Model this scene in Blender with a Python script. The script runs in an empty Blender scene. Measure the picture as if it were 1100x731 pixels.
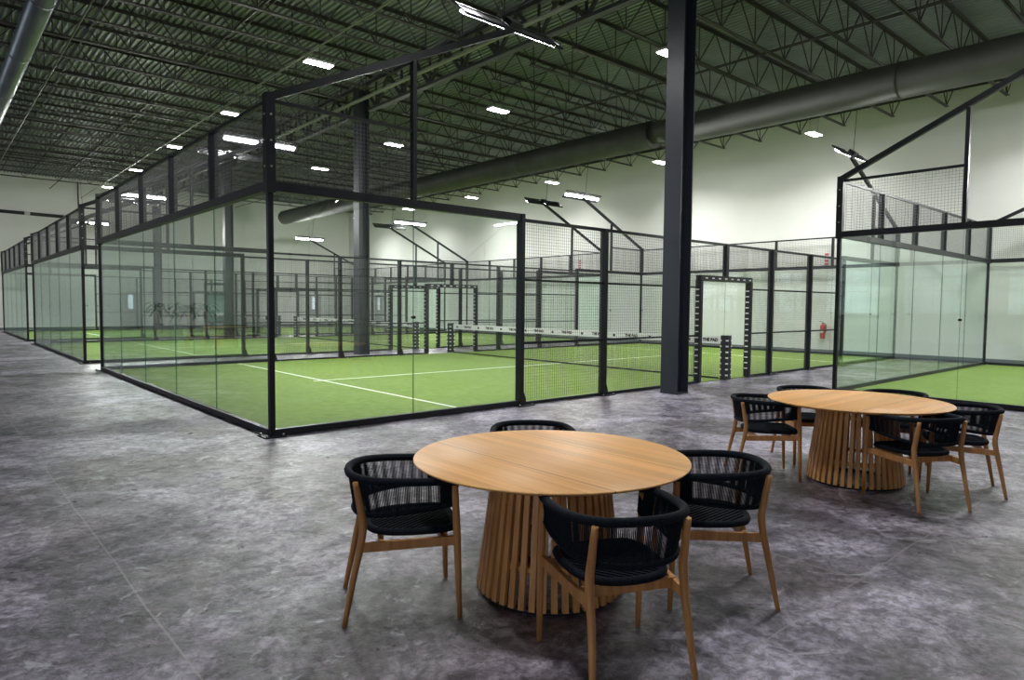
import bpy, math, random
from mathutils import Vector, Matrix
random.seed(7)
C = bpy.context.scene.collection
PI = math.pi
R = math.radians

# ------------------------------------------------------------------ materials
def nmat(name):
    m = bpy.data.materials.new(name); m.use_nodes = True
    nt = m.node_tree
    return m, nt, nt.nodes['Principled BSDF']

def simple(name, col, rough=.5, metal=0., spec=.5, emit=None, es=0.):
    m, nt, b = nmat(name)
    b.inputs['Base Color'].default_value = (*col, 1)
    b.inputs['Roughness'].default_value = rough
    b.inputs['Metallic'].default_value = metal
    b.inputs['Specular IOR Level'].default_value = spec
    if emit:
        b.inputs['Emission Color'].default_value = (*emit, 1)
        b.inputs['Emission Strength'].default_value = es
    return m

def varied(name, c1, c2, scale, rough=.5, metal=0., detail=4., bump=0., stretch=(1, 1, 1), coord='Object', bdist=.01):
    m, nt, b = nmat(name)
    N, L = nt.nodes, nt.links
    tc = N.new('ShaderNodeTexCoord'); mp = N.new('ShaderNodeMapping')
    mp.inputs['Scale'].default_value = stretch
    L.new(tc.outputs[coord], mp.inputs['Vector'])
    no = N.new('ShaderNodeTexNoise'); no.inputs['Scale'].default_value = scale; no.inputs['Detail'].default_value = detail
    L.new(mp.outputs[0], no.inputs['Vector'])
    cr = N.new('ShaderNodeValToRGB')
    cr.color_ramp.elements[0].position = .35; cr.color_ramp.elements[0].color = (*c1, 1)
    cr.color_ramp.elements[1].position = .65; cr.color_ramp.elements[1].color = (*c2, 1)
    L.new(no.outputs['Fac'], cr.inputs[0]); L.new(cr.outputs[0], b.inputs['Base Color'])
    b.inputs['Roughness'].default_value = rough; b.inputs['Metallic'].default_value = metal
    if bump:
        bp = N.new('ShaderNodeBump'); bp.inputs['Strength'].default_value = bump; bp.inputs['Distance'].default_value = bdist
        L.new(no.outputs['Fac'], bp.inputs['Height']); L.new(bp.outputs[0], b.inputs['Normal'])
    return m

def glass_mat():
    m = bpy.data.materials.new('clear_court_glass'); m.use_nodes = True
    nt = m.node_tree; N, L = nt.nodes, nt.links; N.clear()
    out = N.new('ShaderNodeOutputMaterial'); mix = N.new('ShaderNodeMixShader')
    tr = N.new('ShaderNodeBsdfTransparent'); tr.inputs[0].default_value = (.972, .992, .984, 1)
    gl = N.new('ShaderNodeBsdfGlossy'); gl.inputs['Roughness'].default_value = .0
    gl.inputs['Color'].default_value = (.9, 1, .96, 1)
    fr = N.new('ShaderNodeFresnel'); fr.inputs['IOR'].default_value = 1.5
    ge = N.new('ShaderNodeNewGeometry')
    # inside faces of the thin pane see the air outside: keep the same reflectance on both sides
    inv = N.new('ShaderNodeMix'); inv.data_type = 'FLOAT'
    inv.inputs['A'].default_value = 1.5; inv.inputs['B'].default_value = 1/1.5
    L.new(ge.outputs['Backfacing'], inv.inputs['Factor'])
    fr2 = N.new('ShaderNodeFresnel'); L.new(inv.outputs['Result'], fr2.inputs['IOR'])
    L.new(fr2.outputs[0], mix.inputs[0]); L.new(tr.outputs[0], mix.inputs[1]); L.new(gl.outputs[0], mix.inputs[2])
    N.remove(fr)
    L.new(mix.outputs[0], out.inputs[0])
    return m

def wood_mat(name, c1, c2, axis='X', scale=1., rough=.45, seams=None, seam_off=.0):
    """straight grain along an object axis; optional board seams at +-seam_off across it"""
    m, nt, b = nmat(name); N, L = nt.nodes, nt.links
    tc = N.new('ShaderNodeTexCoord'); mp = N.new('ShaderNodeMapping')
    s = {'X': (1.2, 26, 26), 'Y': (26, 1.2, 26), 'Z': (26, 26, 1.2)}[axis]
    mp.inputs['Scale'].default_value = tuple(v*scale for v in s)
    L.new(tc.outputs['Object'], mp.inputs['Vector'])
    no = N.new('ShaderNodeTexNoise'); no.inputs['Scale'].default_value = 1.; no.inputs['Detail'].default_value = 6.
    no.inputs['Roughness'].default_value = .6
    L.new(mp.outputs[0], no.inputs['Vector'])
    cr = N.new('ShaderNodeValToRGB')
    cr.color_ramp.elements[0].position = .3; cr.color_ramp.elements[0].color = (*c1, 1)
    cr.color_ramp.elements[1].position = .7; cr.color_ramp.elements[1].color = (*c2, 1)
    L.new(no.outputs['Fac'], cr.inputs[0])
    col = cr.outputs[0]
    if seams:
        sx = N.new('ShaderNodeSeparateXYZ'); L.new(tc.outputs['Object'], sx.inputs[0])
        across = sx.outputs['Y' if axis == 'X' else 'X']
        # board to board tone
        dv = N.new('ShaderNodeMath'); dv.operation = 'DIVIDE'; dv.inputs[1].default_value = .083; L.new(across, dv.inputs[0])
        fl = N.new('ShaderNodeMath'); fl.operation = 'FLOOR'; L.new(dv.outputs[0], fl.inputs[0])
        wn = N.new('ShaderNodeTexWhiteNoise'); wn.noise_dimensions = '1D'; L.new(fl.outputs[0], wn.inputs['W'])
        hm = N.new('ShaderNodeHueSaturation'); mr = N.new('ShaderNodeMapRange')
        mr.inputs['To Min'].default_value = .88; mr.inputs['To Max'].default_value = 1.1
        L.new(wn.outputs['Value'], mr.inputs['Value']); L.new(mr.outputs[0], hm.inputs['Value']); L.new(col, hm.inputs['Color'])
        col = hm.outputs[0]
        ab = N.new('ShaderNodeMath'); ab.operation = 'ABSOLUTE'; L.new(across, ab.inputs[0])
        su = N.new('ShaderNodeMath'); su.operation = 'SUBTRACT'; su.inputs[1].default_value = seam_off; L.new(ab.outputs[0], su.inputs[0])
        a2 = N.new('ShaderNodeMath'); a2.operation = 'ABSOLUTE'; L.new(su.outputs[0], a2.inputs[0])
        lt = N.new('ShaderNodeMath'); lt.operation = 'LESS_THAN'; lt.inputs[1].default_value = .0022; L.new(a2.outputs[0], lt.inputs[0])
        fr = N.new('ShaderNodeMath'); fr.operation = 'FRACT'; L.new(dv.outputs[0], fr.inputs[0])
        l2 = N.new('ShaderNodeMath'); l2.operation = 'LESS_THAN'; l2.inputs[1].default_value = .018; L.new(fr.outputs[0], l2.inputs[0])
        l3 = N.new('ShaderNodeMath'); l3.operation = 'MULTIPLY'; l3.inputs[1].default_value = .45; L.new(l2.outputs[0], l3.inputs[0])
        mx = N.new('ShaderNodeMath'); mx.operation = 'MAXIMUM'; L.new(lt.outputs[0], mx.inputs[0]); L.new(l3.outputs[0], mx.inputs[1])
        mm = N.new('ShaderNodeMix'); mm.data_type = 'RGBA'; mm.inputs['B'].default_value = (.10, .05, .02, 1)
        L.new(mx.outputs[0], mm.inputs['Factor']); L.new(col, mm.inputs['A']); col = mm.outputs['Result']
    L.new(col, b.inputs['Base Color'])
    b.inputs['Roughness'].default_value = rough
    bp = N.new('ShaderNodeBump'); bp.inputs['Strength'].default_value = .12; bp.inputs['Distance'].default_value = .002
    L.new(no.outputs['Fac'], bp.inputs['Height']); L.new(bp.outputs[0], b.inputs['Normal'])
    return m

def floor_mat():
    m, nt, b = nmat('worn_concrete'); N, L = nt.nodes, nt.links
    tc = N.new('ShaderNodeTexCoord')
    def noise(scale, detail, rough=.6, dist=0., stretch=(1, 1, 1), off=0.):
        mp = N.new('ShaderNodeMapping'); mp.inputs['Scale'].default_value = stretch
        mp.inputs['Location'].default_value = (off, off*.7, 0)
        L.new(tc.outputs['Object'], mp.inputs['Vector'])
        n = N.new('ShaderNodeTexNoise'); n.inputs['Scale'].default_value = scale; n.inputs['Detail'].default_value = detail
        n.inputs['Roughness'].default_value = rough; n.inputs['Distortion'].default_value = dist
        L.new(mp.outputs[0], n.inputs['Vector']); return n.outputs['Fac']
    def ramp(f, *st):
        r = N.new('ShaderNodeValToRGB'); e = r.color_ramp.elements
        while len(e) < len(st): e.new(.5)
        for k, (p, c) in enumerate(st): e[k].position = p; e[k].color = (*c, 1)
        L.new(f, r.inputs[0]); return r.outputs[0]
    def mixc(f, a, bb, typ='MIX', v=None):
        x = N.new('ShaderNodeMix'); x.data_type = 'RGBA'; x.blend_type = typ
        if f is None: x.inputs['Factor'].default_value = v
        else: L.new(f, x.inputs['Factor'])
        L.new(a, x.inputs['A']); L.new(bb, x.inputs['B']); return x.outputs['Result']
    base = ramp(noise(.9, 9, .68, .6), (.40, (.052, .045, .061)), (.50, (.178, .160, .205)), (.60, (.47, .435, .53)))
    warm = ramp(noise(.55, 6, .6, .3, off=7.), (.44, (.165, .148, .178)), (.60, (.155, .102, .074)))
    c = mixc(None, base, warm, 'MIX', .3)
    blot = ramp(noise(3.6, 8, .7, 1.2, off=3.), (.43, (.30, .29, .31)), (.54, (1, 1, 1)))
    c = mixc(None, c, blot, 'MULTIPLY', .75)
    big = ramp(noise(.34, 5, .6, .8, off=21.), (.40, (.62, .60, .62)), (.58, (1.12, 1.12, 1.14)))
    c = mixc(None, c, big, 'MULTIPLY', .8)
    fine = ramp(noise(17, 9, .75, .5), (.42, (.40, .40, .42)), (.58, (1.55, 1.55, 1.57)))
    c = mixc(None, c, fine, 'MULTIPLY', .8)
    pale = ramp(noise(2.3, 10, .75, 2.2, off=11.), (.575, (0, 0, 0)), (.66, (1, 1, 1)))
    pc = N.new('ShaderNodeRGB'); pc.outputs[0].default_value = (.50, .50, .56, 1)
    sp = N.new('ShaderNodeMath'); sp.operation = 'MULTIPLY'; sp.inputs[1].default_value = .7
    L.new(pale, sp.inputs[0])
    c = mixc(sp.outputs[0], c, pc.outputs[0])
    # saw-cut joints
    sx = N.new('ShaderNodeSeparateXYZ'); L.new(tc.outputs['Object'], sx.inputs[0])
    wob = noise(1.4, 3, .5, 0.)
    def joint(comp, off, pitch, half):
        a = N.new('ShaderNodeMath'); a.operation = 'ADD'; a.inputs[1].default_value = -off + 200*pitch; L.new(sx.outputs[comp], a.inputs[0])
        w = N.new('ShaderNodeMath'); w.operation = 'MULTIPLY_ADD'; w.inputs[1].default_value = .03; L.new(wob, w.inputs[0]); L.new(a.outputs[0], w.inputs[2])
        d = N.new('ShaderNodeMath'); d.operation = 'DIVIDE'; d.inputs[1].default_value = pitch; L.new(w.outputs[0], d.inputs[0])
        f = N.new('ShaderNodeMath'); f.operation = 'FRACT'; L.new(d.outputs[0], f.inputs[0])
        l = N.new('ShaderNodeMath'); l.operation = 'LESS_THAN'; l.inputs[1].default_value = 2*half/pitch; L.new(f.outputs[0], l.inputs[0])
        return l.outputs[0]
    j1 = joint('X', -2.26, 3.27, .006); j2 = joint('Y', -6.32, 3.9, .005)
    mx = N.new('ShaderNodeMath'); mx.operation = 'MAXIMUM'; L.new(j1, mx.inputs[0]); L.new(j2, mx.inputs[1])
    ml = N.new('ShaderNodeMath'); ml.operation = 'MULTIPLY'; ml.inputs[1].default_value = .55; L.new(mx.outputs[0], ml.inputs[0])
    jc = N.new('ShaderNodeRGB'); jc.outputs[0].default_value = (.30, .27, .27, 1)
    c = mixc(ml.outputs[0], c, jc.outputs[0])
    L.new(c, b.inputs['Base Color'])
    rr = N.new('ShaderNodeMapRange'); rr.inputs['From Min'].default_value = .3; rr.inputs['From Max'].default_value = .7
    rr.inputs['To Min'].default_value = .24; rr.inputs['To Max'].default_value = .55
    L.new(noise(3.1, 7, .7, .8, off=5.), rr.inputs['Value']); L.new(rr.outputs[0], b.inputs['Roughness'])
    b.inputs['Specular IOR Level'].default_value = .4; b.inputs['Coat Roughness'].default_value = .42
    cw = N.new('ShaderNodeMapRange'); cw.inputs['From Min'].default_value = .44; cw.inputs['From Max'].default_value = .56; cw.inputs['To Max'].default_value = .55
    L.new(noise(5.5, 10, .72, 1.2, off=3.), cw.inputs['Value']); L.new(cw.outputs[0], b.inputs['Coat Weight'])
    bp = N.new('ShaderNodeBump'); bp.inputs['Strength'].default_value = .8; bp.inputs['Distance'].default_value = .012
    L.new(noise(14, 8, .7, .6), bp.inputs['Height']); L.new(bp.outputs[0], b.inputs['Normal'])
    return m

M = {}
M['floor'] = floor_mat()
M['wall'] = varied('white_painted_wall', (.74, .74, .70), (.78, .78, .745), .5, .75)
M['deck'] = varied('galvanised_deck', (.21, .235, .232), (.29, .315, .31), .8, .5, .2)
M['joist'] = varied('olive_grey_primer', (.035, .033, .028), (.05, .047, .04), 2., .55)
M['girder'] = simple('dark_grey_primer', (.028, .028, .028), .55)
M['column'] = simple('dark_blue_grey_steel', (.034, .038, .050), .38, .0)
M['duct'] = varied('grey_green_duct', (.05, .053, .046), (.068, .071, .062), 1.5, .55, .0)
M['ductl'] = varied('grey_blue_duct', (.20, .23, .24), (.24, .27, .28), 1.5, .35, .5)
M['frame'] = varied('black_powder_coated_steel', (.007, .008, .011), (.011, .012, .016), 5, .4)
M['wire'] = simple('dark_coated_wire', (.14, .142, .15), .35)
M['glass'] = glass_mat()
M['edge'] = simple('green_glass_edge', (.05, .16, .11), .15)
M['rubber'] = simple('black_foam_padding', (.012, .013, .018), .55)
M['whitetape'] = simple('white_tape', (.78, .78, .80), .4)
M['clamp'] = simple('black_clamp', (.01, .01, .01), .3)
M['bolt'] = simple('zinc_bolt', (.45, .45, .45), .35, .9)
M['turf'] = varied('green_artificial_turf', (.106, .178, .019), (.142, .228, .030), 7, .9, 0, 8, .5)
M['line'] = varied('white_turf_line', (.72, .76, .66), (.8, .84, .76), 30, .9)
M['net'] = simple('black_net_cord', (.01, .01, .012), .8)
M['band'] = simple('white_vinyl_band', (.75, .75, .76), .5)
M['ink'] = simple('black_printing', (.01, .01, .012), .6)
M['rope'] = varied('navy_black_rope', (.004, .006, .010), (.010, .014, .021), 90, .9, 0, 3, .6, bdist=.003)
M['rope'].node_tree.nodes['Principled BSDF'].inputs['Specular IOR Level'].default_value = .18
M['frame'].node_tree.nodes['Principled BSDF'].inputs['Specular IOR Level'].default_value = .32
M['teak'] = wood_mat('oiled_teak', (.40, .165, .045), (.62, .31, .105), 'Z', 1.3, .45)
M['slat'] = wood_mat('teak_slats', (.50, .215, .06), (.76, .40, .14), 'Z', 1.2, .5)
M['tops'] = wood_mat('teak_tabletop', (.74, .36, .11), (.88, .475, .165), 'Y', 1., .42, True, .29)
M['led'] = simple('led_lens', (.9, .9, .9), .4, emit=(1, 1, .98), es=60.)
M['ledbay'] = simple('high_bay_lens', (.9, .9, .9), .4, emit=(1, 1, 1), es=40.)
M['housing'] = simple('lamp_housing', (.03, .03, .035), .4, .3)
M['whitemetal'] = simple('white_enamel', (.6, .6, .6), .4)
M['base'] = simple('grey_baseboard', (.16, .175, .19), .5)
M['red'] = simple('red_enamel', (.55, .02, .015), .3)
M['redsign'] = simple('red_sign_print', (.62, .06, .08), .5)
M['blackrub'] = simple('black_plastic', (.01, .01, .01), .4)
M['dark'] = simple('blackened_pipe', (.02, .02, .02), .5)
M['pipe'] = simple('pale_sprinkler_pipe', (.25, .26, .20), .4, .3)
M['daylight'] = simple('daylit_pane', (.1, .1, .1), .1, emit=(.80, .88, 1.), es=1.2)
M['green'] = simple('dark_green_frame', (.01, .055, .04), .4)
M['greensheet'] = simple('grey_green_sheet', (.22, .32, .28), .6)
M['leaf'] = varied('palm_leaf', (.015, .06, .015), (.03, .11, .025), 6, .5)
M['pot'] = simple('grey_planter', (.25, .25, .24), .6)
M['doorpaint'] = simple('light_grey_door', (.42, .43, .42), .5)
M['cushion'] = varied('beige_cushion', (.32, .26, .2), (.4, .33, .26), 30, .9)

# ------------------------------------------------------------------ mesh helpers
class MB:
    def __init__(s): s.v = []; s.f = []; s.mi = []; s.sm = []
    def add(s, vs, fs, mi=0, smooth=False):
        o = len(s.v); s.v.extend([tuple(v) for v in vs])
        for f in fs: s.f.append(tuple(i+o for i in f)); s.mi.append(mi); s.sm.append(smooth)
    def box(s, c, d, mi=0):
        x, y, z = c; a, b, h = d[0]/2, d[1]/2, d[2]/2
        s.add([(x+i*a, y+j*b, z+k*h) for i in (-1, 1) for j in (-1, 1) for k in (-1, 1)],
              [(0, 1, 3, 2), (4, 6, 7, 5), (0, 4, 5, 1), (2, 3, 7, 6), (0, 2, 6, 4), (1, 5, 7, 3)], mi)
    def cbox(s, x0, x1, y0, y1, z0, z1, mi=0):
        s.box(((x0+x1)/2, (y0+y1)/2, (z0+z1)/2), (x1-x0, y1-y0, z1-z0), mi)
    def beam(s, p0, p1, w, h, mi=0, up=(0, 0, 1)):
        p0, p1 = Vector(p0), Vector(p1); d = (p1-p0).normalized(); u = Vector(up)
        if abs(d.dot(u)) > .98: u = Vector((1, 0, 0))
        r = d.cross(u).normalized(); u = r.cross(d).normalized()
        vs = [p + r*(a*w/2) + u*(b*h/2) for p in (p0, p1) for a, b in ((-1, -1), (1, -1), (1, 1), (-1, 1))]
        s.add(vs, [(3, 2, 1, 0), (4, 5, 6, 7), (0, 1, 5, 4), (1, 2, 6, 5), (2, 3, 7, 6), (3, 0, 4, 7)], mi)
    def tube(s, pts, r, n=8, mi=0, cap=True, closed=False, smooth=True, flat=None):
        pts = [Vector(p) for p in pts]; m = len(pts)
        rs = r if isinstance(r, (list, tuple)) else [r]*m
        vs = []; pu = None
        for i, p in enumerate(pts):
            if closed: d = pts[(i+1) % m]-pts[i-1]
            else: d = pts[min(i+1, m-1)]-pts[max(i-1, 0)]
            d.normalize()
            if pu is None: u = Vector((0, 0, 1)) if abs(d.z) < .9 else Vector((1, 0, 0))
            else: u = pu
            q = d.cross(u).normalized(); u = q.cross(d).normalized(); pu = u
            k = flat or 1.
            for j in range(n):
                a = 2*PI*j/n; vs.append(p + q*(math.cos(a)*rs[i]) + u*(math.sin(a)*rs[i]*k))
        fs = []
        for i in range(m if closed else m-1):
            for j in range(n):
                a = i*n+j; b = i*n+(j+1) % n; i2 = (i+1) % m
                fs.append((a, i2*n+j, i2*n+(j+1) % n, b))
        s.add(vs, fs, mi, smooth)
        if cap and not closed:
            o = len(s.v)-len(vs)
            s.f.append(tuple(o+j for j in range(n))); s.mi.append(mi); s.sm.append(False)
            s.f.append(tuple(o+(m-1)*n+j for j in reversed(range(n)))); s.mi.append(mi); s.sm.append(False)
    def prism(s, poly, z0, z1, mi=0, axis='z'):
        n = len(poly)
        def P(p, h):
            return {'z': (p[0], p[1], h), 'x': (h, p[0], p[1]), 'y': (p[0], h, p[1])}[axis]
        s.add([P(p, z0) for p in poly]+[P(p, z1) for p in poly],
              [tuple(reversed(range(n))), tuple(range(n, 2*n))]+[(i, (i+1) % n, n+(i+1) % n, n+i) for i in range(n)], mi)
    def lathe(s, prof, n=24, c=(0, 0), mi=0, smooth=True):
        vs = []
        for r, z in prof:
            for j in range(n):
                a = 2*PI*j/n; vs.append((c[0]+r*math.cos(a), c[1]+r*math.sin(a), z))
        fs = [(i*n+j, i*n+(j+1) % n, (i+1)*n+(j+1) % n, (i+1)*n+j) for i in range(len(prof)-1) for j in range(n)]
        s.add(vs, fs, mi, smooth)
    def mesh(s, name, mats):
        me = bpy.data.meshes.new(name); me.from_pydata(s.v, [], s.f)
        for m in (mats if isinstance(mats, (list, tuple)) else [mats]): me.materials.append(m)
        me.polygons.foreach_set('material_index', s.mi); me.polygons.foreach_set('use_smooth', s.sm)
        me.update(); return me
    def build(s, name, mats, parent=None, loc=(0, 0, 0), rot=0.):
        return link(name, s.mesh(name, mats), parent, loc, rot)

def link(name, me, parent=None, loc=(0, 0, 0), rot=0.):
    o = bpy.data.objects.new(name, me); C.objects.link(o); o.location = loc; o.rotation_euler = (0, 0, rot)
    if parent: o.parent = parent
    return o
def tag(o, label, cat, group=None, kind=None):
    o['label'] = label; o['category'] = cat
    if group: o['group'] = group
    if kind: o['kind'] = kind
    return o
def struct(o, label=None, cat=None):
    o['kind'] = 'structure'
    if label: o['label'] = label
    if cat: o['category'] = cat
    return o
def empty(name, loc=(0, 0, 0), rot=0.):
    o = bpy.data.objects.new(name, None); C.objects.link(o); o.location = loc; o.rotation_euler = (0, 0, rot)
    o.empty_display_size = .2
    return o
def copy_tree(o, parent=None):
    c = o.copy(); C.objects.link(c); c.parent = parent
    for ch in [x for x in list(C.objects) if x.parent == o]: copy_tree(ch, c)
    return c
KIDS = {}
def dup(root, loc, rot, label):
    c = copy_tree(root); c.location = loc; c.rotation_euler = (0, 0, rot); c['label'] = label
    return c
def area(name, loc, sx, sy, power, color=(1, 1, 1), parent=None, rot=(0, 0, 0), spread=180):
    l = bpy.data.lights.new(name, 'AREA'); l.shape = 'RECTANGLE'; l.size = sx; l.size_y = sy
    l.energy = power; l.color = color; l.spread = R(spread)
    o = bpy.data.objects.new(name, l); C.objects.link(o); o.location = loc; o.rotation_euler = rot
    if parent: o.parent = parent
    return o

# ------------------------------------------------------------------ room shell
X0, X1, Y0, Y1, ZD = -13., 20.5, -27., 37., 8.42
def slab(name, c, d, mat, label, cat='wall'):
    b = MB(); b.box(c, d); return struct(b.build(name, mat), label, cat)
slab('floor', ((X0+X1)/2, (Y0+Y1)/2, -.1), (X1-X0+.6, Y1-Y0+.6, .2), M['floor'], 'worn grey mottled concrete floor of the hall', 'floor')
slab('wall_back', (X1+.15, (Y0+Y1)/2, 4.4), (.3, Y1-Y0+.6, 8.8), M['wall'], 'long white painted wall behind the ends of the courts', 'wall')
slab('wall_far', ((X0+X1)/2, Y1+.15, 4.4), (X1-X0, .3, 8.8), M['wall'], 'white end wall beyond the farthest court', 'wall')
slab('wall_front', (X0-.15, (Y0+Y1)/2, 4.4), (.3, Y1-Y0+.6, 8.8), M['wall'], 'white wall on the lounge side of the hall', 'wall')
slab('wall_near', ((X0+X1)/2, Y0-.15, 4.4), (X1-X0, .3, 8.8), M['wall'], 'white end wall behind the tables', 'wall')
slab('baseboard_back', (X1-.02, (Y0+Y1)/2, .07), (.04, Y1-Y0, .14), M['base'], 'grey skirting strip at the foot of the long white wall', 'baseboard')
slab('baseboard_far', ((X0+X1)/2, Y1-.02, .07), (X1-X0-.1, .04, .14), M['base'], 'grey skirting strip at the foot of the far end wall', 'baseboard')

# corrugated roof deck, flutes along Y
b = MB(); p = .152; x = X0; prof = []
while x < X1:
    prof += [(x, 0), (x+.045, 0), (x+.055, .055), (x+.142, .055)]; x += p
vs = [(a, Y0, ZD+h) for a, h in prof]+[(a, Y1, ZD+h) for a, h in prof]; n = len(prof)
b.add(vs, [(i, i+1, n+i+1, n+i) for i in range(n-1)])
b.box(((X0+X1)/2, (Y0+Y1)/2, ZD+.12), (X1-X0+.6, Y1-Y0+.6, .1))
struct(b.build('ceiling', M['deck']), 'grey green corrugated metal roof deck', 'ceiling')

# open-web joists along X
ZB = 7.5
def joist(x0, x1, zb=ZB, zt=ZD-.005, node=1.32):
    top, bot, web = MB(), MB(), MB()
    for s in (-1, 1):
        top.cbox(x0, x1, min(s*.012, s*.062), max(s*.012, s*.062), zt-.012, zt)
        top.cbox(x0, x1, min(s*.012, s*.018), max(s*.012, s*.018), zt-.062, zt-.012)
        bot.cbox(x0+.9, x1-.9, min(s*.012, s*.05), max(s*.012, s*.05), zb, zb+.009)
        bot.cbox(x0+.9, x1-.9, min(s*.012, s*.017), max(s*.012, s*.017), zb+.009, zb+.05)
    L_ = (x1-1.0)-(x0+1.0); nn = round(L_/node); st = L_/nn
    for k in range(nn+1):
        xb = x0+1.0+k*st
        for e in (-1, 1):
            xt = min(max(xb+e*st/2, x0+.15), x1-.15)
            if (k == 0 and e < 0): xt = x0+.15
            if (k == nn and e > 0): xt = x1-.15
            web.beam((xb, 0, zb+.02), (xt, 0, zt-.03), .022, .022)
        web.beam((xb, 0, zb+.02), (xb, 0, zt-.03), .02, .02)
    return top, bot, web
def joist_thing(x0, x1, zb=ZB):
    t, bo, w = joist(x0, x1, zb); e = empty('roof_joist')
    t.build('top_chord', M['joist'], e); bo.build('bottom_chord', M['joist'], e); w.build('web', M['joist'], e)
    return e
ORD = ['first', 'second', 'third', 'fourth', 'fifth', 'sixth', 'seventh', 'eighth', 'ninth', 'tenth', 'eleventh', 'twelfth', 'thirteenth', 'fourteenth', 'fifteenth', 'sixteenth',
       'seventeenth', 'eighteenth', 'nineteenth', 'twentieth', 'twenty-first', 'twenty-second', 'twenty-third', 'twenty-fourth', 'twenty-fifth', 'twenty-sixth', 'twenty-seventh', 'twenty-eighth', 'twenty-ninth', 'thirtieth']
ys = [.12+1.45*k for k in range(-4, 23)]
ys.sort(reverse=True)
pa = joist_thing(-7.0, 7.2); pb = joist_thing(7.4, X1-.02)
gA, gB = 'roof joists over the lounge half', 'roof joists bearing on the long white wall'
for proto, g, where, ymin in ((pa, gA, 'between column line and lounge side', -1.), (pb, gB, 'between column line and long white wall', -99)):
    first = True; k = 0
    for y in ys:
        if y < ymin: continue
        o = proto if first else copy_tree(proto); first = False
        o.location = (0, y, 0)
        tag(o, f'steel web roof joist {where}, {ORD[k]} from the far end', 'roof joist', g); k += 1
# shallow last joist line by the end wall
# girder trusses on the columns (along Y)
def girder(y0, y1):
    e = empty('roof_girder', (7.3, 0, 0)); b = MB(); zt, zb = ZD-.10, 7.45
    b.cbox(-.09, .09, y0, y1, zt-.09, zt); b.build('top_chord', M['girder'], e)
    b = MB(); b.cbox(-.09, .09, y0+.3, y1-.3, zb, zb+.08); b.build('bottom_chord', M['girder'], e)
    b = MB(); n = 8; st = (y1-y0)/n
    for k in range(n):
        ya = y0+k*st; m_ = ya+st/2
        b.beam((0, ya+.02, zt-.06) if k % 1 == 0 else (0, ya, zb), (0, m_, zb+.04), .07, .07)
        b.beam((0, m_, zb+.04), (0, ya+st-.02, zt-.06), .07, .07)
        b.beam((0, m_, zb+.04), (0, m_, zt-.06), .05, .05)
    b.build('web', M['girder'], e); return e
COLY = [-.62, 11.1, 23.25, 35.2]
gl_ = [('nearest the tables', -12.5, COLY[0]), ('over the nearest court', COLY[0], COLY[1]), ('over the second court', COLY[1], COLY[2]), ('over the third court', COLY[2], COLY[3])]
for w, a, c in gl_:
    tag(girder(a+.22, c-.22), f'heavy dark steel truss girder {w}', 'roof girder', 'truss girders along the column line')
# bridging lines
for k, (x, z) in enumerate(((3.0, ZD-.09), (.2, ZD-.09), (-2.5, ZD-.09), (10.6, ZD-.09), (13.9, ZD-.09), (17.2, ZD-.09), (11.9, ZB+.07), (16.2, ZB+.07), (2.2, ZB+.07))):
    b = MB(); b.box((x, 14, z), (.03, 43, .03))
    tag(b.build('bridging_bar', M['joist']), f'thin steel bridging bar tying the roof joists, {ORD[k]} of nine', 'bridging bar', 'bridging bars between the joists')

# columns
for y, w in zip(COLY, ('in front of the nearest court, beside its side mesh', 'in the gap behind the nearest court', 'in the gap between second and third courts', 'beyond the third court')):
    e = empty('steel_column', (7.3, y, 0))
    b = MB(); h = .18
    b.cbox(-h, -h+.02, -h, h, .02, ZD-.2); b.cbox(h-.02, h, -h, h, .02, ZD-.2); b.build('flange', M['column'], e)
    b = MB(); b.cbox(-h+.02, h-.02, -.008, .008, .02, ZD-.2); b.build('web', M['column'], e)
    b = MB(); b.cbox(-.185, .185, -.185, .185, 0, .02)
    b.build('base_plate', M['column'], e)
    tag(e, f'tall dark steel H-section column {w}', 'column', 'columns of the hall')

# ------------------------------------------------------------------ ducts, pipes
def duct(name, x, z, y0, y1, r, mat, label, seam=3.0, n=28):
    e = empty(name, (x, y0, z))
    b = MB(); L_ = y1-y0
    b.tube([(0, 0, 0), (0, L_, 0)], r, n); b.build('duct_pipe', mat, e)
    k = seam
    while k < L_-.4:
        c = MB(); c.tube([(0, k, 0), (0, k+.06, 0)], r+.012, n); c.build('seam_ring', mat, e); k += seam
    k = 1.5
    while k < L_:
        c = MB(); c.beam((0, k, r-.02), (0, k, ZD-z-.01), .015, .015); c.build('hanger_rod', M['dark'], e); k += seam*2
    tag(e, label, 'duct'); return e
duct('air_duct', 14., 6.90, 5.0, 33., .42, M['duct'], 'long round grey green air duct hung under the joists above the far ends of courts', 6.)
duct('air_duct', 14., 6.86, -26, 3.95, .41, M['duct'], 'thicker round grey green air duct hung above the tables end of hall', 6.)
duct('duct_sleeve', 14., 6.93, 3.95, 5.0, .32, M['duct'], 'short narrow duct sleeve joining the two large air ducts')
duct('air_duct', -1.34, 7.0, -4., 36.8, .205, M['ductl'], 'round blue grey air duct close under the roof over the open floor', 3.6)
for x, z, r, mat, w in ((3.82, 7.42, .022, 'pipe', 'thin pale pipe'), (6.5, 7.44, .05, 'pipe', 'thick pale pipe'), (-.46, 7.42, .02, 'pipe', 'thin pale pipe')):
    e = MB(); e.tube([(x, -3, z), (x, 36.9, z)], r, 8)
    lab = {3.82: 'thin pale sprinkler pipe running over the middle of the courts side', 6.5: 'thick pale sprinkler main beside the column line girders', -.46: 'thin pale conduit running under the joists beside the blue grey duct'}[x]
    tag(e.build('sprinkler_pipe', M[mat]), lab, 'pipe')
e = MB(); e.tube([(20.3, -4, 8.2), (20.3, 36.5, 8.2)], .06, 8)
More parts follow.
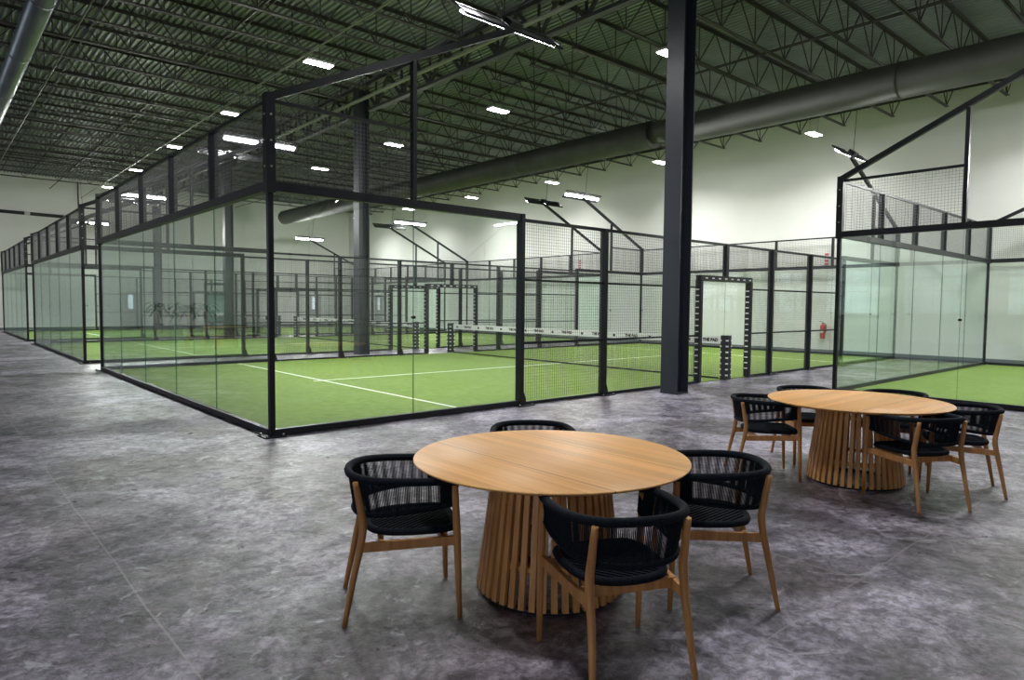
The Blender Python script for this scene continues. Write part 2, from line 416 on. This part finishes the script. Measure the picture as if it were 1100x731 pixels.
tag(e.build('sprinkler_pipe', M['dark']), 'black pipe along the top of the long white wall', 'pipe')
b = MB(); b.tube([(.1, 36.85, 6.33), (3.0, 36.85, 6.28)], .09, 8); b.tube([(1.2, 36.85, 6.31), (1.45, 36.85, 6.306)], .092, 8, 1)
tag(b.build('wall_pipe', [M['dark'], M['whitemetal']]), 'short black pipe with a pale sleeve fixed across the far end wall', 'pipe')
b = MB(); b.tube([(3.7, 36.9, 6.2), (3.7, 36.9, 8.3)], .03, 6)
tag(b.build('wall_conduit', M['dark']), 'thin upright conduit on the far end wall above the courts', 'conduit')

# ------------------------------------------------------------------ padel courts
HB, HT, HM = 2.92, 3.03, 3.99       # underside and top of the beam, top of the mesh
court = empty('padel_court_enclosure')
def part(name, b, mats, parent=None, label=None, loc=(0, 0, 0), rot=0.):
    o = b.build(name, mats, parent or court, loc, rot)
    if label: o['label'] = label
    return o
_mesh_cache = {}
def wiremesh(w, h, pitch=.05, t=.0041):
    key = (round(w, 3), round(h, 3), pitch)
    if key not in _mesh_cache:
        b = MB(); n = round(w/pitch); m_ = round(h/pitch)
        for i in range(1, n): b.box((w*i/n, -.002, h/2), (t, t, h))
        for j in range(1, m_): b.box((w/2, .002, h*j/m_), (w, t, t))
        _mesh_cache[key] = b.mesh('wire_mesh', M['wire'])
    return _mesh_cache[key]
def addmesh(name, w, h, loc, along_y=False):
    return link(name, wiremesh(w, h), court, loc, PI/2 if along_y else 0.)
_glass = {}
def glass(w, h, loc, along_y=False):
    key = (round(w, 3), round(h, 3))
    if key not in _glass:
        b = MB(); b.box((w/2, 0, h/2), (w, .012, h))
        b.mi = [0]*6
        # green side edges
        b.mi[0] = b.mi[1] = 1
        _glass[key] = b.mesh('glass_panel', [M['glass'], M['edge']])
    return link('glass_panel', _glass[key], court, loc, PI/2 if along_y else 0.)
_clamp = None
def clampm(loc, along_y=False):
    global _clamp
    if _clamp is None:
        b = MB(); b.tube([(0, -.03, 0), (0, .03, 0)], .022, 10); b.box((0, 0, 0), (.05, .045, .02)); _clamp = b.mesh('glass_clamp', M['clamp'])
    return link('glass_clamp', _clamp, court, loc, PI/2 if along_y else 0.)
_post = {}
def post(loc, z0, z1, along_y=False, w=.07, d=.13, name='post', foot=True):
    key = (z0, z1, w, d, foot)
    if key not in _post:
        b = MB(); b.cbox(-w/2, w/2, -d/2, d/2, z0, z1)
        if foot: b.prism([(w/2, .01), (w/2+.09, .01), (w/2+.08, .10), (w/2+.03, .22), (w/2, .22)], -.03, .03, axis='y')
        f = None
        if foot:
            f = MB(); f.box((.04, -.02, .006), (.34, .24, .012))
            for bx in (-.09, .17):
                for by in (-.11, .07): f.tube([(bx, by, .012), (bx, by, .035)], .012, 6, 1)
            f = f.mesh('base_plate', [M['frame'], M['bolt']])
        _post[key] = (b.mesh(name, M['frame']), f)
    me, f = _post[key]
    o = link(name, me, court, loc, PI/2 if along_y else 0.)
    if f: link('base_plate', f, o)
    return o

YW, XL = 10., 20.
# ---- back walls (x=0 and x=20)
for xe, sg in ((0., 1), (XL, -1)):
    b = MB(); b.cbox(xe-.04, xe+.04, .03, YW-.03, .01, .085); part('bottom_rail', b, M['frame'])
    b = MB(); b.cbox(xe-.05, xe+.05, .02, YW-.02, HB, HT); part('top_beam', b, M['frame'])
    b = MB(); b.cbox(xe-.025, xe+.025, .05, YW-.05, HM-.045, HM); part('top_rail', b, M['frame'])
    for k in range(5):
        glass(1.992, HB-.085, (xe, .004+2*k, .085), True)
        addmesh('upper_mesh_panel', 2., HM-.045-HT, (xe+.01*sg, 2*k, HT), True)
        if k: post((xe, 2*k, 0), HT-.01, HM-.04, True, .05, .12, 'upper_post', False)
    for k in range(1, 5): clampm((xe, 2*k, 1.42), True).scale = (.45, .45, .45)
# ---- side walls
for ye, sg in ((0., 1), (YW, -1)):
    for xa, dr in ((0., 1), (XL, -1)):
        def X(v): return xa+dr*v
        def rng(a, c): return (min(X(a), X(c)), max(X(a), X(c)))
        a, c = rng(.0, 4.0)
        b = MB(); b.cbox(a, c, ye-.04, ye+.04, .01, .085); part('bottom_rail', b, M['frame'])
        b = MB(); b.cbox(a-.05*(dr > 0)*0, c, ye-.05, ye+.05, HB, HT); part('top_beam', b, M['frame'])
        for k in range(2):
            a, c = rng(2*k, 2*k+2); glass(1.992, HB-.085, (a+.004, ye, .085))
        clampm((X(2), ye, 1.42))
        a, c = rng(.05, 2.0); addmesh('upper_mesh_panel', c-a, HM-.045-HT, (a, ye+.01*sg, HT))
        b = MB(); b.cbox(a, c, ye-.02, ye+.02, HM-.045, HM); part('top_rail', b, M['frame'])
        post((X(2), ye, 0), HT-.01, 4.90, False, .06, .08, 'upper_post', False)
        # corner: narrow steel angle under the beam, stout posts above
        b = MB(); b.cbox(xa-.032, xa+.032, ye-.032, ye+.032, .01, HB); part('corner_post', b, M['frame'])
        cp = MB(); cp.cbox(xa-.055, xa+.055, ye-.055, ye+.055, HB-.02, 4.05)
        for z in (3.2, 3.5, 3.8):
            cp.tube([(xa-dr*.057, ye-.02, z), (xa-dr*.07, ye-.02, z)], .014, 6, 1); cp.tube([(xa, ye-sg*.057, z), (xa, ye-sg*.07, z)], .014, 6, 1)
        part('upper_corner_post', cp, [M['frame'], M['bolt']])
        f = MB(); f.box((xa, ye, .006), (.26, .26, .012))
        for u in (-.1, .1):
            for v in (-.1, .1): f.tube([(xa+u, ye+v, .012), (xa+u, ye+v, .04)], .013, 6, 1)
        part('corner_base_plate', f, [M['frame'], M['bolt']])
        clampm((xa, ye+sg*.06, 1.42), True)
        # light arm
        arm = MB(); arm.beam((X(-.02), ye, 4.0), (X(3.78), ye, 5.80), .08, .09); ao = part('light_arm', arm, M['frame'])
        fr = MB(); hx0, hx1 = sorted((X(2.78), X(4.72))); zc = 5.80
        for yy in (-.16, .16): fr.cbox(hx0, hx1, ye+yy-.02, ye+yy+.02, zc+.02, zc+.06)
        for q in range(6):
            xx = hx0+(hx1-hx0)*q/5; fr.cbox(xx-.015, xx+.015, ye-.16, ye+.16, zc+.03, zc+.055)
        fr.cbox((hx0+hx1)/2-.12, (hx0+hx1)/2+.12, ye-.1, ye+.1, zc+.06, zc+.14)
        fr.build('lamp_frame', M['housing'], ao)
        for q in range(2):
            l0 = hx0+.03 if q == 0 else (hx0+hx1)/2+.06; l1 = l0+.85
            ld = MB(); ld.cbox(l0, l1, ye-.045, ye+.045, zc-.012, zc+.02); ld.box(((l0+l1)/2, ye, zc+.035), (.84, .22, .03), 1)
            ld.build('led_panel', [M['led'], M['housing']], ao)
        TL_ = R(40)*sg
        mc = Vector(((hx0+hx1)/2, ye, zc)); RM = Matrix.Translation(mc) @ Matrix.Rotation(TL_, 4, 'X') @ Matrix.Translation(-mc)
        for ob in ao.children: ob.data.transform(RM)
        area('court_lamp', RM @ Vector((mc.x, ye, zc-.016)), 1.8, .08, 1.0, (1, 1, .97), ao, (TL_, 0, 0), 140)
        cb = MB(); cb.tube([(X(3.6), ye, 5.86), (X(3.45), ye, 7.2), (X(3.4), ye, 8.3)], .008, 5); cb.build('power_cable', M['blackrub'], ao)
    # middle mesh
    segs = [(4, 6), (6, 8), (8, 9), (11, 12), (12, 14), (14, 16)]
    for a, c in segs:
        addmesh('side_mesh_panel', c-a, HB-.04, (a, ye+.02*sg, .05))
        for z in (1.0, 2.0):
            b = MB(); b.box(((a+c)/2, ye, z), (c-a, .035, .035)); part('middle_rail', b, M['frame'])
        b = MB(); b.box(((a+c)/2, ye, .03), (c-a, .05, .045)); part('bottom_rail', b, M['frame'])
    for a in (9, 10): addmesh('side_mesh_panel', 1., HB-2.24, (a, ye+.02*sg, 2.23))
    b = MB(); b.box((10, ye, HB+.02), (12., .05, .05)); part('top_rail', b, M['frame'])
    for a in (4, 6, 8, 12, 14, 16):
        post((a, ye-sg*.0, 0), .01, HT if a in (4, 16) else HB+.04)
    post((10, ye, 0), 2.25, HB+.04, False, .10, .10, 'gate_top_post', False)
    # padded gate: black foam with white tape
    g = MB()
    for xg in (9.0, 11.0):
        g.cbox(xg-.03, xg+.03, ye-.05, ye+.05, .01, 2.2)
    part('gate_frame', g, M['frame'])
    g = MB()
    def pad(x0, x1, z0, z1, horiz=False):
        w = .058
        if not horiz:
            g.prism([(x0-w, ye-.055), (x0-.04, ye-.07), (x0+.04, ye-.07), (x0+w, ye-.055), (x0+w, ye+.055), (x0+.04, ye+.07), (x0-.04, ye+.07), (x0-w, ye+.055)], z0, z1)
            z = z0+.18
            while z < z1-.08:
                for e_ in (-1, 1):
                    g.box((x0+e_*(w-.006), ye, z), (.022, .080, .024), 1)
                z += .125
        else:
            g.cbox(x0, x1, ye-.065, ye+.065, z0-w, z0+w)
            x = x0+.2
            while x < x1-.1: g.box((x, ye, z0), (.09, .136, .025), 1); x += .25
    pad(9.0, 0, .03, 2.16); part('gate_padding', g, [M['rubber'], M['whitetape']])
    g = MB(); pad(11.0, 0, .03, 2.16); part('gate_padding', g, [M['rubber'], M['whitetape']])
    g = MB(); pad(8.97, 11.03, 2.2, 0, True); part('gate_padding', g, [M['rubber'], M['whitetape']])
GC = 'padel court enclosures in the hall'
tag(court, 'glass and black mesh padel court nearest the camera with open padded gate', 'padel court', GC)
court.location = (0, 0, 0)
PLACE = [((0, 12.19, 0), 0., 'second glass and mesh padel court, between the nearest court and third'),
         ((0, 24.33, 0), 0., 'third and farthest glass and mesh padel court, beside the end wall'),
         ((9.84, -2.45, 0), -PI/2, 'glass and mesh padel court behind the second round table, set crosswise to the others')]
for loc, rot, lab in PLACE: dup(court, loc, rot, lab)

# turf carpets
turf = empty('turf_carpet')
b = MB(); b.cbox(.045, XL-.045, .045, YW-.045, .0, .012); b.build('turf', M['turf'], turf)
for x in (3.05, 16.95):
    b = MB(); b.cbox(x-.025, x+.025, .1, YW-.1, .012, .014); b.build('service_line', M['line'], turf)
b = MB(); b.cbox(2.85, 17.15, 4.975, 5.025, .0122, .0145); b.build('centre_line', M['line'], turf)
tag(turf, 'green artificial turf with white lines inside the nearest court', 'turf', 'turf carpets of the courts')
TL = ['green artificial turf with white lines inside the second court', 'green artificial turf with white lines inside the farthest court', 'green artificial turf of the crosswise court beyond the farther table']
for (loc, rot, _), lab in zip(PLACE, TL): dup(turf, loc, rot, lab)

# nets
net = empty('padel_net', (10, 0, 0))
b = MB(); n = int(10/.045)
for i in range(n+1): b.box((0, .1+9.8*i/n, .46), (.0025, .0025, .86))
for j in range(20): b.box((.001, 5, .05+j*.043), (.0025, 9.8, .0025))
b.build('net_mesh', M['net'], net)
b = MB(); b.cbox(-.006, .006, .1, 9.9, .79, .95); b.build('top_band', M['band'], net)
b = MB(); b.cbox(-.006, .006, .1, 9.9, .02, .055); b.build('bottom_band', M['net'], net)
for y in (-.05, 10.05):
    b = MB(); b.prism([(-.09, y-.07), (-.07, y-.09), (.07, y-.09), (.09, y-.07), (.09, y+.07), (.07, y+.09), (-.07, y+.09), (-.09, y+.07)], .02, .98)
    z = .12
    while z < .95:
        for e_ in (-1, 1):
            for d_ in (-1, 1): b.box((e_*.072, y+d_*.072, z), (.042, .042, .032), 1)
        z += .125
    b.build('net_post', [M['rubber'], M['whitetape']], net)
cu = bpy.data.curves.new('lettering', 'FONT'); cu.body = 'THE PAD'; cu.size = .095; cu.extrude = .0005; cu.align_x = 'CENTER'; cu.align_y = 'CENTER'; cu.offset = .006
cu.materials.append(M['ink'])
_t = bpy.data.objects.new('lettering_source', cu); C.objects.link(_t); bpy.context.view_layer.update()
letter = bpy.data.meshes.new_from_object(_t.evaluated_get(bpy.context.evaluated_depsgraph_get())); bpy.data.objects.remove(_t)
em = MB(); em.prism([(-.05, -.025), (-.01, -.035), (.05, -.03), (.03, .01), (.055, .03), (.0, .02), (-.045, .03), (-.03, .0)], -.0005, .0005)
em = em.mesh('printed_emblem', M['ink'])
k = 0; y = .335
while y < 9.8:
    if k % 2 == 0: o = bpy.data.objects.new('lettering', letter)
    else: o = bpy.data.objects.new('printed_emblem', em)
    C.objects.link(o); o.parent = net
    # reads from the camera side (-x): text's right runs towards -y
    o.matrix_local = Matrix.Translation((-.0075, y, .87)) @ Matrix(((0, 0, -1, 0), (-1, 0, 0, 0), (0, 1, 0, 0), (0, 0, 0, 1)))
    y += .55; k += 1
tag(net, 'black net with white THE PAD band across the nearest court', 'net', 'padel nets')
NL = ['black net with white printed band across the second court', 'black net with white printed band across the farthest court', 'black net with white printed band across the crosswise court']
for (loc, rot, _), lab in zip(PLACE[:2], NL[:2]): dup(net, (10, loc[1], 0), 0, lab)
dup(net, (9.84, -12.45, 0), -PI/2, NL[2])

# ------------------------------------------------------------------ high-bay lamps
bay = empty('high_bay_lamp')
b = MB(); b.cbox(-.34, .34, -.14, .14, .0, .05); b.build('lamp_housing', M['whitemetal'], bay)
b = MB(); b.cbox(-.32, .32, -.12, .12, -.015, .0); b.build('lens', M['ledbay'], bay)
b = MB()
for s in (-.28, .28): b.tube([(s, 0, .05), (s, 0, ZD-7.32)], .004, 4)
b.build('hanging_cable', M['dark'], bay)
area('bay_light', (0, 0, -.02),   .62, .22, 1.0, (1, 1, 1), bay, (0, 0, 0), 142)
rows = [(4.15, 'over the front half of courts'), (9.75, 'over the middle of courts'), (18.2, 'near the long white wall')]
BY = [1.4, 7.4, 13.2, 19.1, 25.0, 30.9]
first = True
for xr, w in rows:
    yy = ([-4.5]+BY) if xr < 10 else [-9.9, -3.9, 1.95, 7.8, 13.65, 19.5, 25.4, 31.3]
    for k, y in enumerate(reversed(yy)):
        o = bay if first else copy_tree(bay); first = False
        o.location = (xr, y, 7.3 if xr < 15 else 7.08)
        tag(o, f'white rectangular ceiling lamp {w}, {ORD[k]} from the far end', 'ceiling lamp', 'lit ceiling lamps')
for y in (-4.5,):
    for xr in (-1.45,):
        o = copy_tree(bay); o.location = (xr, y, 7.3)  # extra lamp out of view, added to brighten the tables from above
        tag(o, 'added unseen ceiling lamp brightening the open floor ' + ('by the nearest table' if y > -5 else 'behind the camera'), 'ceiling lamp', 'lit ceiling lamps')
LP = {'court_lamp': 215., 'bay_light': 78.}
for l in bpy.data.lights:
    k = l.name.split('.')[0]
    if k in LP: l.energy = LP[k]

# ------------------------------------------------------------------ tables
def make_table():
    t = empty('round_table')
    b = MB(); r = .775; n = 96
    b.lathe([(0, .722), (r-.05, .722), (r-.006, .738), (r, .743), (r, .747), (r-.004, .75), (0, .75)], n)
    b.build('tabletop', M['tops'], t)
    s = MB(); n = 44; rb, rt = .405, .315
    for k in range(n):
        a = 2*PI*k/n; ca, sa = math.cos(a), math.sin(a)
        def P(rr, off, z): return (rr*ca-off*sa, rr*sa+off*ca, z)
        w0, w1, d = .0165, .0145, .012
        vs = [P(rb-d, -w0, .02), P(rb+d, -w0, .02), P(rb+d, w0, .02), P(rb-d, w0, .02),
              P(rt-d, -w1, .722), P(rt+d, -w1, .722), P(rt+d, w1, .722), P(rt-d, w1, .722)]
        s.add(vs, [(3, 2, 1, 0), (4, 5, 6, 7), (0, 1, 5, 4), (1, 2, 6, 5), (2, 3, 7, 6), (3, 0, 4, 7)])
    s.build('slatted_base', M['slat'], t)
    g = MB()
    g.lathe([(rb-.06, .0), (rb-.008, .0), (rb-.008, .02), (rb-.06, .02), (rb-.06, .0)], 44); g.build('foot_ring', M['dark'], t)
    for z, rr in ((.20, rb-.035), (.60, rt+.002)):
        g = MB(); g.lathe([(rr-.05, z), (rr, z), (rr, z+.03), (rr-.05, z+.03), (rr-.05, z)], 44)
        g.build('inner_hoop', M['slat'], t)
    return t
T1, T2 = (-.45, -5.19), (3.38, -5.36)
t1 = make_table(); t1.location = (*T1, 0)
tag(t1, 'round teak table with slatted drum base, nearest, four chairs around it', 'table', 'round slatted tables')
t2 = dup(t1, (*T2, 0), PI/2, 'round teak slatted table farther off, five chairs around, near the crosswise court')

# ------------------------------------------------------------------ chairs
def spline(pts, n=8):
    out = []; P = [Vector(p) for p in pts]; m_ = len(P)
    for i in range(m_-1):
        p0 = P[i-1] if i > 0 else P[0]*2-P[1]; p3 = P[i+2] if i+2 < m_ else P[-1]*2-P[-2]
        p1, p2 = P[i], P[i+1]
        for k in range(n):
            t = k/n
            out.append(.5*((2*p1)+(p2-p0)*t+(2*p0-5*p1+4*p2-p3)*t*t+(3*p1-p0-3*p2+p3)*t**3))
    out.append(P[-1]); return out
def resample(pts, n):
    d = [0]
    for a, b in zip(pts, pts[1:]): d.append(d[-1]+(b-a).length)
    out = []; j = 0
    for k in range(n):
        s = d[-1]*k/(n-1)
        while j < len(pts)-2 and d[j+1] < s: j += 1
        t = (s-d[j])/max(1e-9, d[j+1]-d[j]); out.append(pts[j].lerp(pts[j+1], min(1, t)))
    return out
def make_chair():
    c = empty('dining_chair')
    for s in (1, -1):
        b = MB(); pts = spline([(-.292, .236*s, 0), (-.243, .222*s, .25), (-.200, .217*s, .47), (-.212, .214*s, .58), (-.236, .212*s, .718)], 6)
        rs = []
        for p in pts: z = p.z; rs.append(.0125+(.0075*min(1, z/.45)) if z < .5 else .020-(z-.5)*.025)
        b.tube(pts, rs, 12); b.build('leg', M['teak'], c)
        b = MB(); pts = [Vector((.282, .262*s, 0)), Vector((.275, .262*s, .22)), Vector((.268, .261*s, .42)), Vector((.260, .260*s, .60)), Vector((.256, .260*s, .690))]
        b.tube(pts, [.0125, .0165, .0195, .0185, .017], 12); b.build('leg', M['teak'], c)
    b = MB()
    for s in (1, -1):
        b.beam((-.210, .216*s, .385), (.266, .258*s, .405), .022, .046)
    b.beam((-.11, -.228, .394), (-.11, .228, .394), .024, .044)
    b.beam((.20, -.254, .402), (.20, .254, .402), .024, .044)
    b.build('seat_frame', M['teak'], c)
    # seat outline
    half = [(.275, 0), (.270, .13), (.245, .190), (.17, .212), (.06, .214), (-.05, .200), (-.130, .155), (-.166, .08), (-.175, 0)]
    out = spline([(x, y, 0) for x, y in half], 5)
    ring = [(p.x, p.y) for p in out]+[(p.x, -p.y) for p in reversed(out[1:-1])]
    b = MB(); b.tube([(x, y, .448) for x, y in ring], .019, 8, closed=True)
    def inside(x, y):
        r_ = False; n = len(ring)
        for i in range(n):
            x1, y1 = ring[i]; x2, y2 = ring[i-1]
            if (y1 > y) != (y2 > y) and x < (x2-x1)*(y-y1)/(y2-y1)+x1: r_ = not r_
        return r_
    def strands(dx, dy, off, z, w, h):
        # clip a line with the outline
        L_ = .4; cx, cy = -dy*off, dx*off; ts = []
        N_ = 160; prev = False; t0 = None
        for k in range(N_+1):
            t = -L_+2*L_*k/N_; x, y = cx+dx*t, cy+dy*t; i_ = inside(x, y)
            if i_ and not prev: t0 = t
            if not i_ and prev: ts.append((t0, t))
            prev = i_
        for a, e in ts:
            if e-a > .02: b.beam((cx+dx*a, cy+dy*a, z), (cx+dx*e, cy+dy*e, z), w, h)
    k = -.30
    q = math.sqrt(.5)
    while k < .30:
        strands(q, q, k, .452, .0125, .006); strands(q, -q, k, .446, .0125, .006); k += .026
    b.build('seat', M['rope'], c)
    # horseshoe back
    hu = [(.262, .262), (.18, .276), (.06, .282), (-.07, .273), (-.165, .240), (-.228, .180), (-.263, .095), (-.274, 0)]
    up = spline([(x, y, .712+.02*(.262-x)/.536) for x, y in hu], 6); up = up+[Vector((p.x, -p.y, p.z)) for p in reversed(up[:-1])]
    def low(p):
        k_ = (p.x+.274)/.536
        return Vector((p.x*.92+.008 if p.x < .2 else p.x*.96, p.y*(.895+.05*k_), .535+.055*k_))
    lo = [low(p) for p in up]
    b = MB(); b.tube(up, .0205, 10); b.build('top_rail', M['rope'], c)
    b = MB(); b.tube(lo, .0150, 8); b.build('lower_rail', M['rope'], c)
    b = MB(); n = 181; U = resample(up, n); Lw = resample(lo, n)
    for i in range(n):
        b.tube([U[i], Lw[i]], .0027+.0006*math.sin(i*.9) if 10 < i < n-10 else .0046, 4, cap=False)
    # tightly wrapped ends
    for e_ in (0, n-1): b.tube([U[e_], Lw[e_]], .016, 8)
    b.build('woven_cords', M['rope'], c)
    return c
ch0 = make_chair()
PRE = 'dining chair with black rope back and teak legs'
chairs = [((-1.215, -4.82), R(-28), 'black rope and teak chair standing alone at nearest table, clear floor behind its back'),
          ((-.82, -5.985), R(65.5), 'black rope and teak chair nearest the camera, its back turned to it'),
          ((.195, -5.84), R(136), 'black rope and teak chair at nearest table, on the side towards the second table'),
          ((.085, -4.47), R(232.8), 'black rope and teak chair mostly hidden behind the nearest tabletop'),
          ((2.90, -4.69), R(-48), 'black rope and teak chair at second table, closest to the steel column'),
          ((3.90, -4.66), R(232), 'black rope and teak chair behind second table, facing the nearest table'),
          ((4.30, -5.36), R(180), 'black rope chair behind second tabletop, in front of crosswise court glass'),
          ((2.985, -6.00), R(60), 'black rope and teak chair with its back turned, in front of second table'),
          ((3.80, -6.10), R(114), 'black rope and teak chair on the outer side of second table')]
for k, ((x, y), a, lab) in enumerate(chairs):
    o = ch0 if k == 0 else copy_tree(ch0)
    o.location = (x, y, 0); o.rotation_euler = (0, 0, a)
    tag(o, lab, 'chair', 'chairs at the nearest table' if k < 4 else 'chairs at the second table')

# ------------------------------------------------------------------ small things by the walls
e = empty('fire_extinguisher', (20.393, 2.43, 0))
b = MB(); b.lathe([(0, .52), (.07, .52), (.085, .55), (.085, .95), (.07, 1.0), (.03, 1.03), (.0, 1.03)], 16); b.build('cylinder_body', M['red'], e)
b = MB(); b.tube([(0, 0, 1.03), (0, 0, 1.08)], .022, 8); b.beam((0, -.02, 1.09), (0, .12, 1.13), .02, .015); b.beam((0, -.02, 1.06), (0, .10, 1.06), .02, .012); b.build('valve_handle', M['blackrub'], e)
b = MB(); b.tube(spline([(0, -.02, 1.07), (-.02, -.12, 1.0), (-.02, -.12, .75)], 5), .012, 6); b.build('hose', M['blackrub'], e)
b = MB(); b.box((-.075, .0, .78), (.03, .10, .12)); b.build('paper_label', M['whitetape'], e)
b = MB(); b.box((.09, 0, .85), (.03, .12, .3)); b.build('bracket', M['dark'], e)
tag(e, 'red fire extinguisher hung on the long white wall seen through court mesh', 'fire extinguisher')
for y, z, lab in ((2.41, 3.28, 'small red and white safety sign high above the fire extinguisher'), (14.0, 3.55, 'small red and white safety sign seen through nearest court, far along the white wall')):
    b = MB(); b.box((X1-.012, y, z), (.02, .20, .46)); o = b.build('safety_sign', M['whitetape'])
    r_ = MB()
    for q in range(4): r_.box((X1-.024, y, z+.165-q*.11), (.004, .14, .075))
    r_.build('red_marks', M['redsign'], o); tag(o, lab, 'sign', 'safety signs on the white wall')
# doors with bright vision panels
for k, (x, y, ax) in enumerate(((6.22, Y1, 'y'), (17.74, Y1, 'y'), (X1, 32.7, 'x'))):
    b = MB(); b.box((0, -.02, 1.08), (1.0, .04, 2.16)); o = b.build(f'door_{k+1}', M['doorpaint'], None, (x, y, 0), 0 if ax == 'y' else -PI/2)
    struct(o, ['grey door with narrow lit glass in the end wall behind first court', 'grey door with narrow lit glass in the end wall near the hall corner', 'grey door with lit glass at the far end of the long wall'][k], 'door')
    w = MB(); w.box((.0, -.045, 1.6), (.26, .01, .85)); w.build('vision_glass', M['daylight'], o)
    h = MB(); h.tube([(.38, -.04, 1.0), (.38, -.09, 1.0), (.28, -.09, 1.0)], .012, 6); h.build('door_handle', M['bolt'], o)
# windows on the lounge side: the hall's daylight
for k, y in enumerate((-20, -13.5, -7, 14.5, 20.5, 26.5)):
    fr = MB()
    for yy in (-2, -.0, 2): fr.box((0, yy, 2.9), (.10, .08, 3.4))
    for zz in (1.2, 2.9, 4.6): fr.box((0, 0, zz), (.10, 4.0, .08))
    o = fr.build(f'window_{k+1}', M['frame'], None, (X0+.06, y, 0)); struct(o, f'tall daylit window of the lounge side wall, {ORD[k]} from the tables end', 'window')
    g = MB(); g.box((-.03, 0, 2.9), (.01, 3.96, 3.36)); g.build('pane', M['daylight'], o)
    area('window_daylight', (.02, 0, 2.9), 3.3, 3.9, 48., (.74, .80, 1.), o, (0, R(-90), 0))

# green framed board by the column between second and third courts
e = empty('green_board', (6.6, 22.85, 0)); b = MB()
for x in (-.42, .42): b.box((x, 0, 1.55), (.10, .06, 1.75))
for z in (.72, 1.95, 2.40): b.box((0, 0, z), (.84, .06, .09))
for x in (-.42, .42): b.box((x, 0, .35), (.06, .05, .7)); b.box((x, 0, .02), (.08, .4, .04))
b.build('frame', M['green'], e)
b = MB(); b.box((.0, 0.01, 1.33), (.75, .015, 1.16)); b.build('sheet', M['greensheet'], e)
b = MB(); b.box((.12, -.05, 1.05), (.34, .08, .18)); b.build('white_tray', M['whitetape'], e)
tag(e, 'dark green framed board standing beside the column between second and third courts', 'board')

# lounge on the open side, seen only as reflections in the court glass
t3 = dup(t1, (-4.9, 16.4, 0), 0, 'round teak slatted table of the lounge, mirrored in the court glass')
for k, a in enumerate((20, 110, 200, 290)):
    o = copy_tree(ch0); o.location = (-4.9-.95*math.cos(R(a)), 16.4-.95*math.sin(R(a)), 0); o.rotation_euler = (0, 0, R(a))
    tag(o, 'black rope and teak chair of the lounge table, mirrored in the court glass', 'chair', 'lounge chairs mirrored in glass')
def palm():
    e = empty('potted_palm')
    b = MB(); b.lathe([(0, 0), (.17, 0), (.23, .5), (.20, .5), (.18, .42), (0, .42)], 20); b.build('pot', M['pot'], e)
    b = MB()
    for k in range(5): b.tube(spline([(0, 0, .4), (.05*math.cos(k*1.3), .05*math.sin(k*1.3), .9), (.12*math.cos(k*1.3), .12*math.sin(k*1.3), 1.3)], 4), .012, 5)
    b.build('stem', M['teak'], e)
    b = MB()
    for k in range(22):
        a = k*2.4; tilt = .25+.5*random.random(); L_ = .55+.3*random.random()
        c0 = Vector((.1*math.cos(a), .1*math.sin(a), 1.15+.3*random.random())); d = Vector((math.cos(a), math.sin(a), 0))
        side = Vector((-d.y, d.x, 0)); prev = None
        for q in range(7):
            t = q/6; p_ = c0+d*(L_*t)+Vector((0, 0, L_*(tilt*t*1.6-1.1*t*t))); w = .07*math.sin(PI*min(.98, t*.9+.08))
            cur = (p_-side*w, p_+side*w-Vector((0, 0, .01)))
            if prev: b.add([prev[0], prev[1], cur[1], cur[0]], [(0, 1, 2, 3)])
            prev = cur
    b.build('leaves', M['leaf'], e); return e
pp = palm()
for k, (x, y) in enumerate(((-5.9, 29.4), (-6.2, 27.0), (-5.1, 21.5), (-6.5, 24.))):
    o = pp if k == 0 else copy_tree(pp); o.location = (x, y, 0); o.rotation_euler = (0, 0, k*1.1)
    tag(o, 'potted palm of the lounge, mirrored faintly in the court glass', 'plant', 'lounge palms mirrored in glass')

# ------------------------------------------------------------------ world, camera, look
w = bpy.data.worlds.new('hall_air'); bpy.context.scene.world = w; w.use_nodes = True
w.node_tree.nodes['Background'].inputs[0].default_value = (.6, .7, .9, 1); w.node_tree.nodes['Background'].inputs[1].default_value = .3
yaw, pit, rol, f = .8475, -.0526, .0089, 718.78
F = Vector((math.cos(yaw)*math.cos(pit), math.sin(yaw)*math.cos(pit), math.sin(pit)))
Rt = Vector((math.sin(yaw), -math.cos(yaw), 0)); U = Rt.cross(F)
R2 = Rt*math.cos(rol)+U*math.sin(rol); U2 = -Rt*math.sin(rol)+U*math.cos(rol)
cam = bpy.data.cameras.new('camera'); co = bpy.data.objects.new('camera', cam); C.objects.link(co)
mt = Matrix((R2, U2, -F)).transposed().to_4x4(); mt.translation = Vector((-3.1169, -7.8687, 1.6053)); co.matrix_world = mt
cam.sensor_width = 36; cam.lens = f/1100*36; cam.clip_start = .05; cam.clip_end = 300
sc = bpy.context.scene; sc.camera = co
sc.view_settings.view_transform = 'Standard'; sc.view_settings.look = 'None'; sc.view_settings.gamma = 1; sc.view_settings.use_curve_mapping = False
sc.view_settings.exposure = .44
cy = sc.cycles
cy.transparent_max_bounces = 48; cy.max_bounces = 8; cy.diffuse_bounces = 4; cy.glossy_bounces = 4
cy.use_denoising = True; cy.denoiser = 'OPENIMAGEDENOISE'; cy.sample_clamp_indirect = 6.; cy.caustics_reflective = False; cy.caustics_refractive = False
